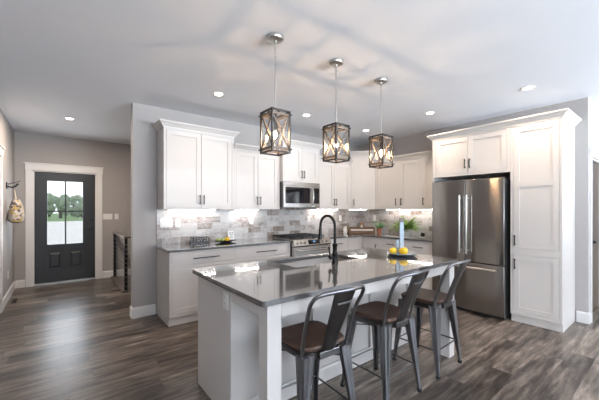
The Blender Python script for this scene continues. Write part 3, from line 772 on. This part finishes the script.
# ------------------------------------------------------------------ refrigerator
FW = .935; FD0 = 4.295
t = thing('refrigerator', 'stainless french-door refrigerator with bottom freezer drawer', 'refrigerator', (FD0, 2.345, 0), RB)
D = XB - FD0 - .03
MB().box(.004, FW - .004, .075, D, .035, 1.765).build('body', M['steel_dark'], t)
def fdoor(x0, x1, z0, z1, name, bulge=.012):
    q = MB(); n = 8; rings = []
    pts = [(x0, .065)] + [(x0 + (x1 - x0) * k / n, .018 - bulge * math.sin(math.pi * k / n) ** .6) for k in range(n + 1)] + [(x1, .065)]
    q.prism(pts, z0, z1)
    return q.build(name, M['fridge'], t, smooth=True, bevel=.004)
c = FW / 2
dl = fdoor(.003, c - .003, .690, 1.785, 'door'); drr = fdoor(c + .003, FW - .003, .690, 1.785, 'door')
fz = fdoor(.003, FW - .003, .045, .680, 'freezer_drawer')
for x, p in ((c - .045, dl), (c + .045, drr)):
    q = MB(); q.tube([(x, -.045, .80), (x, -.050, .83), (x, -.050, 1.55), (x, -.045, 1.58)], .0125, 12)
    q.cyl((x, -.048, .84), (x, .008, .84), .010); q.cyl((x, -.048, 1.54), (x, .008, 1.54), .010); q.build('handle', M['nickel'], p, smooth=True)
q = MB(); q.tube([(.07, -.042, .622), (.10, -.048, .622), (FW - .10, -.048, .622), (FW - .07, -.042, .622)], .0125, 12)
q.cyl((.11, -.046, .622), (.11, .01, .622), .010); q.cyl((FW - .11, -.046, .622), (FW - .11, .01, .622), .010); q.build('handle', M['nickel'], fz, smooth=True)
for x in (.03, FW - .09): MB().box(x, x + .06, .03, .12, 1.7655, 1.795).build('hinge_cover', M['steel_dark'], t)
for x in (.06, FW - .06): MB().cyl((x, .12, 0), (x, .12, .036), .022).build('foot', M['rubber'], t)
MB().box(.02, FW - .02, .05, .075, .01, .044).build('toe_grille', M['rubber'], t)

# ------------------------------------------------------------------ bar stools
def make_stool(label, loc, rz):
    t = thing('bar_stool', label, 'bar stool', loc, rz, 'metal bar stools at the island')
    SZ = .615
    def seat_out(hw, n=28):
        pts = []
        for k in range(n):
            a = 2 * math.pi * k / n; c_, s_ = math.cos(a), math.sin(a)
            e = 0.42
            x = hw * math.copysign(abs(c_) ** e, c_); y = hw * math.copysign(abs(s_) ** e, s_)
            x *= 1.0 + .06 * (y / hw); pts.append((x, y))
        return pts
    q = MB(); rings = []
    for hw, z in ((.170, SZ - .030), (.181, SZ - .022), (.183, SZ - .008), (.176, SZ), (.12, SZ - .003), (.05, SZ - .006)):
        rings.append([(x, y, z) for x, y in seat_out(hw)])
    q.loft(rings); q.build('seat', M['seatwood'], t, smooth=True)
    q = MB(); q.loft([[(x, y, z) for x, y in seat_out(hw)] for hw, z in ((.168, SZ - .075), (.176, SZ - .060), (.178, SZ - .031), (.14, SZ - .031))]); q.build('seat_pan', M['gun_dk'], t, smooth=True)
    for sx in (-1, 1):
        for sy in (-1, 1):
            q = MB(); rings = []
            for f in (0, .12, .3, .5, .7, .85, 1.0):
                z = (SZ - .045) * (1 - f) + .012 * f
                cx = .142 + (.205 - .142) * f; cy = .142 + (.205 - .142) * f
                w_ = .036 * (1 - f) ** 1.1 + .0155
                r = []
                # folded sheet: rounded outer corner, grooved faces
                sec = [(-1, .1), (-.95, .95 * 1), (-.55, 1.0), (-.35, .86), (-.1, .86), (.1, 1.0), (.75, 1.0), (1.0, .75), (1.0, .1), (.86, -.1), (.86, -.35), (1.0, -.55), (.95, -.95), (.1, -1), (.1, .1)]
                for a, b in sec: r.append((sx * (cx + a * w_ * .8), sy * (cy + b * w_ * .8), z))
                rings.append(r)
            q.loft(rings); lg = q.build('leg', M['gun'], t, smooth=True)
            MB().cyl((sx * .207, sy * .207, 0), (sx * .205, sy * .205, .022), .017, .019, 12).build('foot_cap', M['rubber'], lg)
    zf = .21; e = .181
    for a, b in (((-e, -e), (e, -e)), ((e, -e), (e, e)), ((e, e), (-e, e)), ((-e, e), (-e, -e))):
        MB().tube([(*a, zf), (*b, zf)], .006, 8).build('foot_rail', M['gun_dk'], t, smooth=True)
    # under-seat brace
    q = MB(); q.tube([(-.16, -.16, SZ - .12), (.16, .16, SZ - .12)], .006, 8); q.tube([(.16, -.16, SZ - .12), (-.16, .16, SZ - .12)], .006, 8); q.build('cross_brace', M['gun_dk'], t, smooth=True)
    # back hoop
    P = [(-.168, -.150, SZ - .05), (-.172, -.172, SZ + .06), (-.182, -.222, SZ + .20), (-.192, -.262, SZ + .278), (-.168, -.294, SZ + .326), (-.10, -.326, SZ + .342),
         (0, -.338, SZ + .346)]
    P = P + [(-x_, y_, z_) for x_, y_, z_ in P[-2::-1]]
    q = MB(); q.tube(smooth_path(P, 5), .0115, 10); q.build('back_frame', M['gun'], t, smooth=True)
    # splat
    q = MB(); rings = []
    for f in [k / 8 for k in range(9)]:
        z = SZ - .045 + f * .385; y = -.186 - .150 * f ** 1.1; hw = .046 + .034 * f
        rings.append([(-hw, y + .010, z), (-hw * .86, y, z), (-hw * .5, y - .006, z), (hw * .5, y - .006, z), (hw * .86, y, z), (hw, y + .010, z), (hw * .86, y + .003, z), (hw * .5, y - .003, z), (-hw * .5, y - .003, z), (-hw * .86, y + .003, z)])
    q.loft(rings); sp = q.build('back_splat', M['gun_dk'], t, smooth=True)
    q = MB(); q.box(-.05, .05, -.006, .006, -.004, .004); q.build('embossed_slot', M['gun'], sp, loc=(0, -.186 - .150 * .805 - .0075, SZ - .045 + .82 * .385))
    q = MB(); q.box(-.075, .075, -.196, -.172, SZ - .07, SZ - .03); q.build('splat_bracket', M['gun_dk'], t, bevel=.004)
    return t
make_stool('metal bar stool with dark wood seat nearest the camera', (1.235, 1.475, 0), R(0))
stools = [o for o in COL.objects if o.name == 'bar_stool'][0]
s2 = copy_tree(stools); s2['label'] = 'middle metal bar stool, between the two others at the island'; s2.location = (1.955, 1.48, 0)
s3 = copy_tree(stools); s3['label'] = 'metal bar stool nearest the refrigerator'; s3.location = (2.64, 1.485, 0)
stools.rotation_euler = (0, 0, R(-3)); s3.rotation_euler = (0, 0, R(2))

# ------------------------------------------------------------------ pendants
def make_pendant(label, x, y):
    t = thing('pendant_light', label, 'pendant light', (x, y, H), 0, 'lantern pendants over the island')
    q = MB(); q.lathe([(0, -.030), (.045, -.030), (.063, -.024), (.066, -.018), (.066, -.0005), (0, -.0005)], n=28); q.lathe([(0, -.055), (.010, -.05), (.012, -.03), (0, -.03)], n=12)
    q.build('canopy', M['nickel'], t, smooth=True)
    zt = 2.160 - H; zb = 1.832 - H; s = .081
    # chain
    q = MB()
    z = -.052
    for k in range(5):
        pts = []
        for j in range(13):
            a = 2 * math.pi * j / 12; u, v = .008 * math.cos(a), .021 * math.sin(a)
            pts.append((u, 0, z - .020 + v) if k % 2 == 0 else (0, u, z - .020 + v))
        q.tube(pts, .0026, 6); z -= .034
    q.build('chain', M['nickel'], t, smooth=True)
    MB().cyl((0, 0, z + .01), (0, 0, zt), .0055, n=10).build('rod', M['nickel'], t, smooth=True)
    q = MB(); b = .0065
    for sx in (-1, 1):
        for sy in (-1, 1): q.box(sx * s - b, sx * s + b, sy * s - b, sy * s + b, zb, zt)
    for z in (zb, zt - .012):
        for sg in (-1, 1):
            q.box(-s, s, sg * s - b, sg * s + b, z, z + .012); q.box(sg * s - b, sg * s + b, -s, s, z, z + .012)
    q.box(-s, s, -.008, .008, zt - .010, zt - .002); q.box(-.008, .008, -s, s, zt - .010, zt - .002)
    q.build('cage', M['lantern'], t)
    for z in (zb + .030, zt - .030):
        for sx in (-1, 1):
            for sy in (-1, 1): MB().cyl((sx * s, sy * s, z), (sx * (s + .014), sy * (s + .014), z), .006, .005, 8).build('rivet', M['lantern'], t)
    q = MB()
    for z0_, z1_ in ((zb + .022, zb + .044), (zt - .040, zt - .020)):
        for sg in (-1, 1):
            q.box(-s, s, sg * (s - .006) - .0035, sg * (s - .006) + .0035, z0_, z1_); q.box(sg * (s - .006) - .0035, sg * (s - .006) + .0035, -s, s, z0_, z1_)
        q.build('wood_band', M['lantwood'], t); q = MB()
    q = MB(); za, zc = zb + .046, zt - .042
    L_ = math.hypot(2 * s - .02, zc - za); an = math.atan2(zc - za, 2 * s - .02)
    for rot in (0, 90, 180, 270):
        for sgn in (1, -1):
            mt = Matrix.Rotation(R(rot), 4, 'Z') @ Matrix.Translation((0, -s + (.003 if sgn > 0 else .007), (za + zc) / 2)) @ Matrix.Rotation(-sgn * an, 4, 'Y')
            q.box(-L_ / 2, L_ / 2, -.003, .003, -.0055, .0055, mt)
    q.build('cross_bars', M['lantwood'], t)
    q = MB()
    for rot in (0, 90, 180, 270): q.box(-s + .012, s - .012, -s + .012, -s + .0135, zb + .012, zt - .013, Matrix.Rotation(R(rot), 4, 'Z'))
    q.build('glass_panes', M['glass'], t)
    q = MB(); q.cyl((0, 0, zt - .01), (0, 0, zt - .075), .017, .017, 14); q.cyl((0, 0, zt - .075), (0, 0, zt - .14), .012, .012, 14); q.build('socket', M['lantern'], t, smooth=True)
    q = MB(); q.lathe([(0, -.095), (.006, -.088), (.012, -.070), (.0185, -.045), (.0205, -.032), (.017, -.014), (.011, 0), (0, 0)], (0, 0, zt - .140), 16); bo = q.build('bulb', M['glass'], t, smooth=True)
    q = MB(); q.lathe([(0, -.068), (.006, -.064), (.0115, -.050), (.0115, -.030), (.006, -.016), (0, -.012)], (0, 0, zt - .140), 12); q.build('filament', M['bulb'], bo, smooth=True)
    return t
p1 = make_pendant('square lantern pendant hanging nearest the camera, on the left', 1.328, 2.01)
p2 = copy_tree(p1); p2['label'] = 'square lantern pendant, middle one of three over the island'; p2.location = (1.99, 2.0, H)
p3 = copy_tree(p1); p3['label'] = 'square lantern pendant nearest the refrigerator'; p3.location = (2.648, 1.998, H)

# recessed downlights
dl_labels = ['recessed ceiling downlight above the tall left wall cabinet', 'recessed ceiling downlight in front of the microwave, between the first two pendants',
             'recessed ceiling downlight near the angled corner cabinet', 'recessed ceiling downlight in front of the refrigerator cabinet',
             'recessed ceiling downlight in front of the pantry', 'recessed ceiling downlight in the entry by the front door',
             'added unseen ceiling downlight behind the camera, left', 'added unseen ceiling downlight behind the camera, middle', 'added unseen ceiling downlight behind the camera, right']
for (x, y), lab in zip(DOWNLIGHTS, dl_labels):
    t = thing('recessed_light', lab, 'ceiling light', (x, y, H), 0, 'recessed ceiling downlights')
    q = MB(); n = 28
    rings = [[(r * math.cos(k * 2 * math.pi / n), r * math.sin(k * 2 * math.pi / n), z) for k in range(n)] for r, z in ((.066, -.0005), (.066, -.005), (.060, -.007), (.046, -.0045), (.046, -.0005))]
    q.loft(rings, cap=False); q.build('trim_ring', M['plastic'], t, smooth=True)
    MB().cyl((0, 0, -.004), (0, 0, -.0005), .0458, n=24).build('lens', M['lens'], t)
    warm = y < 2.5 and x > 4
    area_light('downlight_lamp', (x, y, H - .010), (0, 0, 0), .09, .09, 26 if y > 5 else ((5 if x > 4 and y > 0 else 8) if y < 2.5 else 3.5), (1.0, .78, .58) if x > 4 else (1.0, .84, .70), 'DISK', 140 if y < 5 else 178)

# ------------------------------------------------------------------ stair railing
t = thing('stair_railing', 'black cable stair railing with grey-brown handrail beside the entry', 'railing', (.86, 5.86, 0))
RL = YF - .03 - 5.86
for i, (x, y) in enumerate([(0, 0), (0, RL - .03), (1.4, 0)]):
    p = MB().box(x - .022, x + .022, y - .022, y + .022, 0, .895).build('post', M['black'], t)
    for k in range(10):
        z = .09 + k * .078
        q = MB(); q.cyl((x - .026, y, z), (x + .026, y, z), .007, n=8)
        if i != 1: q.cyl((x, y - .026, z), (x, y + .026, z), .007, n=8)
        q.build('cable_fitting', M['nickel'], p)
q = MB(); q.box(-.032, .032, -.032, RL, .895, .925); q.box(.032, 1.45, -.032, .032, .895, .925); q.build('handrail', M['railwood'], t, bevel=.004)
for k in range(10):
    z = .09 + k * .078
    q = MB(); q.tube([(0, 0, z), (0, RL - .03, z)], .0028, 6); q.build('cable', M['nickel'], t)
    q = MB(); q.tube([(0, 0, z), (1.4, 0, z)], .0028, 6); q.build('cable', M['nickel'], t)
q = MB(); q.box(0.88, 0.91, 5.88, YF - .01, -.14, -.001); struct(MB().box(.80, .885, 5.80, YF - .016, 0, .022).build('trim_4', M['railwood']))

# ------------------------------------------------------------------ hook and bag on the left wall
t = thing('coat_hook', 'black wall hook bracket on the left wall holding the patterned bag', 'hook', (LX, 6.34, 1.74))
q = MB(); q.box(0, .012, -.10, .10, -.04, .05); q.build('back_plate', M['black'], t, bevel=.002)
q = MB(); q.tube(smooth_path([(.01, .03, -.005), (.06, .03, -.02), (.10, .03, 0), (.13, .03, .04)], 5), .009, 8); q.tube(smooth_path([(.01, .03, .03), (.07, .03, .05), (.15, .03, .085)], 5), .006, 8); q.build('hook_arm', M['gun_dk'], t, smooth=True)
q = MB(); q.tube(smooth_path([(.01, -.06, -.005), (.06, -.06, -.02), (.10, -.06, 0), (.13, -.06, .04)], 5), .009, 8); q.build('hook_arm', M['black'], t, smooth=True)
t = thing('bag', 'cream and yellow patterned cloth bag hanging from the wall hook', 'bag', (LX, 6.36, 1.18))
q = MB(); rings = []; rr = random.Random(3); n = 20
for f, hw, hd in ((0, .115, .05), (.06, .155, .085), (.2, .165, .10), (.45, .145, .09), (.7, .12, .075), (.88, .09, .055), (.97, .075, .04), (1.0, .07, .035)):
    rings.append([(.105 + hd * math.sin(k * 2 * math.pi / n) * (1 + rr.uniform(-.06, .06)), hw * math.cos(k * 2 * math.pi / n) * (1 + rr.uniform(-.06, .06)), f * .36) for k in range(n)])
q.loft(rings); q.build('pouch', M['bag'], t, smooth=True)
q = MB(); q.tube(smooth_path([(.105, -.05, .35), (.090, .0, .45), (.083, .010, .515)], 5), .005, 6); q.tube(smooth_path([(.105, .05, .35), (.09, .03, .45), (.083, .012, .515)], 5), .005, 6); q.build('drawstring', simple('cream_cord', (.6, .54, .44), .8), t)
q = MB(); q.box(-.055, .055, -.15, .15, 0, .008)
t = thing('floor_register', 'dark floor vent by the left baseboard', 'vent', (-.555, 6.30, 0))
MB().box(-.03, .03, -.13, .13, 0, .004).build('frame', M['black'], t)
q = MB()
for k in range(10): q.box(-.022, .022, -.125 + k * .026, -.113 + k * .026, .0042, .006)
q.build('louvres', M['steel_dark'], t)

# ------------------------------------------------------------------ things on the counters
z = CZ + .001
# BLESSED sign
t = thing('word_sign', 'black cut-out word BLESSED standing on the left countertop', 'sign', (1.395, 4.235, z))
cu = bpy.data.curves.new('blessed_text', 'FONT'); cu.body = 'BLESSED'; cu.size = .135; cu.extrude = .006; cu.space_character = .92; cu.offset = .0025
to = bpy.data.objects.new('blessed_tmp', cu); COL.objects.link(to); bpy.context.view_layer.update()
me = bpy.data.meshes.new_from_object(to); bpy.data.objects.remove(to); me.materials.clear(); me.materials.append(M['black'])
w_ = max(v.co.x for v in me.vertices) - min(v.co.x for v in me.vertices); h_ = max(v.co.y for v in me.vertices)
for v in me.vertices: v.co.x *= .275 / w_; v.co.y *= .078 / h_
lo = bpy.data.objects.new('lettering', me); COL.objects.link(lo); lo.parent = t; lo.rotation_euler = (R(90), 0, 0); lo.location = (0, 0, .010)
MB().box(-.005, .285, -.015, .015, 0, .010).build('base', M['black'], t)
# dark plate with fruit
t = thing('serving_plate', 'dark shallow oval plate of fruit on the left countertop', 'plate', (1.86, 4.10, z))
q = MB(); n = 32
rings = [[(a * math.cos(k * 2 * math.pi / n), a * .5 * math.sin(k * 2 * math.pi / n), zz) for k in range(n)] for a, zz in ((.08, 0), (.09, .004), (.155, .020), (.168, .025), (.164, .028), (.11, .012), (.05, .010))]
q.loft(rings); q.build('dish', M['black'], t, smooth=True)
def fruit(name, label, cat, loc, r, mat, grp=None, el=1.18, ang=0.0):
    q = MB(); q.lathe([(r * math.sin(math.pi * k / 12) * (1 - .12 * math.cos(math.pi * k / 12)), -el * r * math.cos(math.pi * k / 12)) for k in range(13)], n=20)
    bmesh.ops.remove_doubles(q.bm, verts=q.bm.verts, dist=1e-5)
    tag(q.build(name, mat, loc=loc, smooth=True, rot=(R(90), 0, R(ang))), label, cat, grp)
fruit('lemon', 'yellow lemon on the dark plate on the left countertop', 'lemon', (1.878, 4.09, z + .045), .031, M['lemon'], 'lemons', ang=70)
fruit('pear', 'green pear at the left of the dark plate', 'pear', (1.752, 4.11, z + .040), .024, M['lime'], None, 1.4, ang=60)
fruit('pear', 'green pear beside the lemon in the middle of the dark plate', 'pear', (1.812, 4.105, z + .040), .024, M['lime'], None, 1.35, ang=20)
t = thing('framed_card', 'small white framed card leaning behind the dark fruit plate', 'picture frame', (2.03, 4.27, z))
mt = Matrix.Rotation(R(-8), 4, 'X')
q = MB(); q.box(-.052, .052, 0, .012, 0, .15, mt); q.build('frame', M['plastic'], t, bevel=.002)
q = MB(); q.box(-.040, .040, -.002, -.0005, .012, .138, mt); cd = q.build('card', M['ceramic'], t)
q = MB()
for k, (a, b) in enumerate(((-.03, -.005), (.008, .032), (-.025, .028), (-.018, .02), (-.028, .025))):
    zz = .110 - (0 if k < 2 else (k - 1) * .022); q.box(a, b, -.0032, -.0021, zz, zz + (.012 if k < 2 else .005), mt)
q.build('printed_lines', M['steel_dark'], cd)

# galvanised tray with post, and lemons, on island
t = thing('galvanised_tray', 'round grey galvanised tray with an upright wood-topped post on the island', 'tray', (2.79, 1.845, z))
q = MB(); q.lathe([(0, 0), (.10, 0), (.125, .006), (.148, .022), (.154, .026), (.152, .030), (.145, .027), (.12, .012), (0, .010)], n=36); q.build('dish', M['galvdk'], t, smooth=True)
q = MB(); q.box(-.022, .022, -.006, .010, .011, .34, Matrix.Rotation(R(-38), 4, 'Z')); q.build('post', M['galv'], t, bevel=.003)
q = MB(); q.box(-.023, .023, -.007, .011, .341, .385, Matrix.Rotation(R(-38), 4, 'Z')); q.build('post_cap', M['railwood'], t, bevel=.003)
q = MB(); q.box(-.055, -.024, .004, .012, .011, .16, Matrix.Rotation(R(-38), 4, 'Z')); q.build('napkin_rest', M['galv'], t, bevel=.003)
fruit('lemon', 'leftmost yellow lemon on the galvanised tray', 'lemon', (2.680, 1.875, z + .050), .036, M['lemon'], 'lemons', 1.15, ang=80)
fruit('lemon', 'larger yellow lemon next to the post on the galvanised tray', 'lemon', (2.728, 1.785, z + .053), .040, M['lemon'], 'lemons', 1.12, ang=30)

# wooden crate in the corner
t = thing('wooden_crate', 'brown slatted wooden crate in the counter corner', 'crate', (4.60, 3.94, z), R(-38))
q = MB(); cw, cd_ = .24, .09
for a, b in ((.012, .062), (.085, .125)):
    q.box(-cw, cw, -cd_, -cd_ + .010, a, b); q.box(-cw, cw, cd_ - .010, cd_, a, b)
for sx in (-1, 1):
    q.box(sx * cw - .008, sx * cw + .008, -cd_, cd_, 0, .125)
q.box(-cw, cw, -cd_, cd_, .004, .012)
q.build('slats', M['crate'], t)
q = MB()
for a, b in ((-.20, -.12), (-.09, .01), (.04, .11), (.13, .20)): q.box(a, b, -cd_ - .0015, -cd_ - .0003, .066, .082)
q.box(-.21, .21, -cd_ + .001, -cd_ + .006, .062, .085)
q.build('pale_strip', M['ceramic'], t)
t = thing('oil_bottle', 'clear bottle with an amber neck standing in the wooden crate', 'bottle', (4.63, 3.95, z + .0125))
q = MB(); q.lathe([(0, 0), (.028, 0), (.030, .01), (.030, .10), (.012, .13), (.010, .15), (0, .15)], n=18); q.build('body', M['ceramic'], t, smooth=True)
q = MB(); q.cyl((0, 0, .151), (0, 0, .205), .013, .010, 12); q.build('cap', M['amber'], t, smooth=True)
t = thing('white_pitcher', 'small white pitcher left of the wooden crate', 'pitcher', (4.345, 4.12, z))
q = MB(); q.lathe([(0, 0), (.036, 0), (.042, .03), (.038, .075), (.026, .115), (.030, .135), (.034, .145), (0, .142)], n=20); q.build('body', M['ceramic'], t, smooth=True)
q = MB(); q.tube(smooth_path([(-.026, 0, .12), (-.062, 0, .11), (-.064, 0, .06), (-.038, 0, .03)], 5), .005, 8); q.build('handle', M['gun_dk'], t, smooth=True)

def frond_plant(parent, name, n, L0, L1, mat, zc, droop, width, seed, up=(.5, 1.2), leaf_sz=.03):
    rr = random.Random(seed); q = MB()
    for k in range(n):
        a = rr.uniform(0, 6.283); L_ = rr.uniform(L0, L1); el = rr.uniform(*up)
        pts = []; v = Vector((math.cos(a) * math.cos(el), math.sin(a) * math.cos(el), math.sin(el))); p = Vector((math.cos(a) * .02, math.sin(a) * .02, zc))
        for j in range(9):
            pts.append(p.copy()); p = p + v * L_ / 8; v.z -= droop / 8; v.normalize()
        q.tube(pts, .0014, 4)
        for j in range(1, 9):
            for sgn in (-1, 1):
                tdir = (pts[j] - pts[j - 1]).normalized(); sd = tdir.cross(Vector((0, 0, 1))).normalized() * sgn
                ln = leaf_sz * (1.1 - abs(j - 4) / 7); b0 = pts[j]; tip = b0 + sd * ln + tdir * ln * .5 - Vector((0, 0, ln * .25)); mid = (b0 + tip) / 2
                wv = tdir * width + Vector((0, 0, .002))
                vs = [q.bm.verts.new(c_) for c_ in (b0, mid + wv, tip, mid - wv)]
                q.bm.faces.new(vs)
    return q.build(name, mat, parent)
# small herb in terracotta
t = thing('potted_herb', 'small green herb in a terracotta pot right of the wooden crate', 'potted plant', (4.82, 3.68, z))
q = MB(); q.lathe([(0, 0), (.034, 0), (.046, .075), (.052, .077), (.053, .10), (.046, .10), (.044, .09), (0, .088)], n=22); q.build('pot', M['terracotta'], t, smooth=True)
MB().cyl((0, 0, .0885), (0, 0, .094), .0435, n=18).build('soil', M['soil'], t)
frond_plant(t, 'leaves', 26, .10, .18, M['leaf2'], .092, .9, .006, 5, (.7, 1.4), .026)
# fern in white planter
t = thing('potted_fern', 'wide green fern in a white planter behind the galvanised tray', 'potted plant', (4.68, 3.01, z))
q = MB(); q.lathe([(0, 0), (.055, 0), (.062, .01), (.080, .125), (.084, .13), (.080, .132), (.072, .12), (0, .118)], n=26); q.build('pot', M['ceramic'], t, smooth=True)
MB().cyl((0, 0, .1185), (0, 0, .124), .071, n=20).build('soil', M['soil'], t)
frond_plant(t, 'leaves', 90, .16, .29, M['leaf'], .120, 1.1, .015, 9, (.35, 1.3), .040)
t = thing('cutting_board', 'flat white-rimmed tray on the counter in front of the fern planter', 'tray', (4.51, 3.05, z), RB)
MB().box(-.24, .24, -.06, .06, 0, .012).build('board', M['ceramic'], t, bevel=.004)
t = thing('candle_jar', 'small black jar on the counter between the fern and the refrigerator', 'jar', (4.82, 2.78, z))
q = MB(); q.lathe([(0, 0), (.030, 0), (.032, .005), (.032, .060), (0, .060)], n=18); q.build('glass', M['blackglass'], t, smooth=True)
q = MB(); q.lathe([(0, .0605), (.033, .0605), (.033, .075), (0, .077)], n=18); q.build('lid', M['black'], t, smooth=True)
t = thing('tile_coaster', 'small white dish beside the black jar on the counter', 'dish', (4.66, 2.70, z))
MB().lathe([(0, 0), (.04, 0), (.065, .016), (.062, .018), (.035, .005), (0, .004)], n=22).build('dish', M['ceramic'], t, smooth=True)
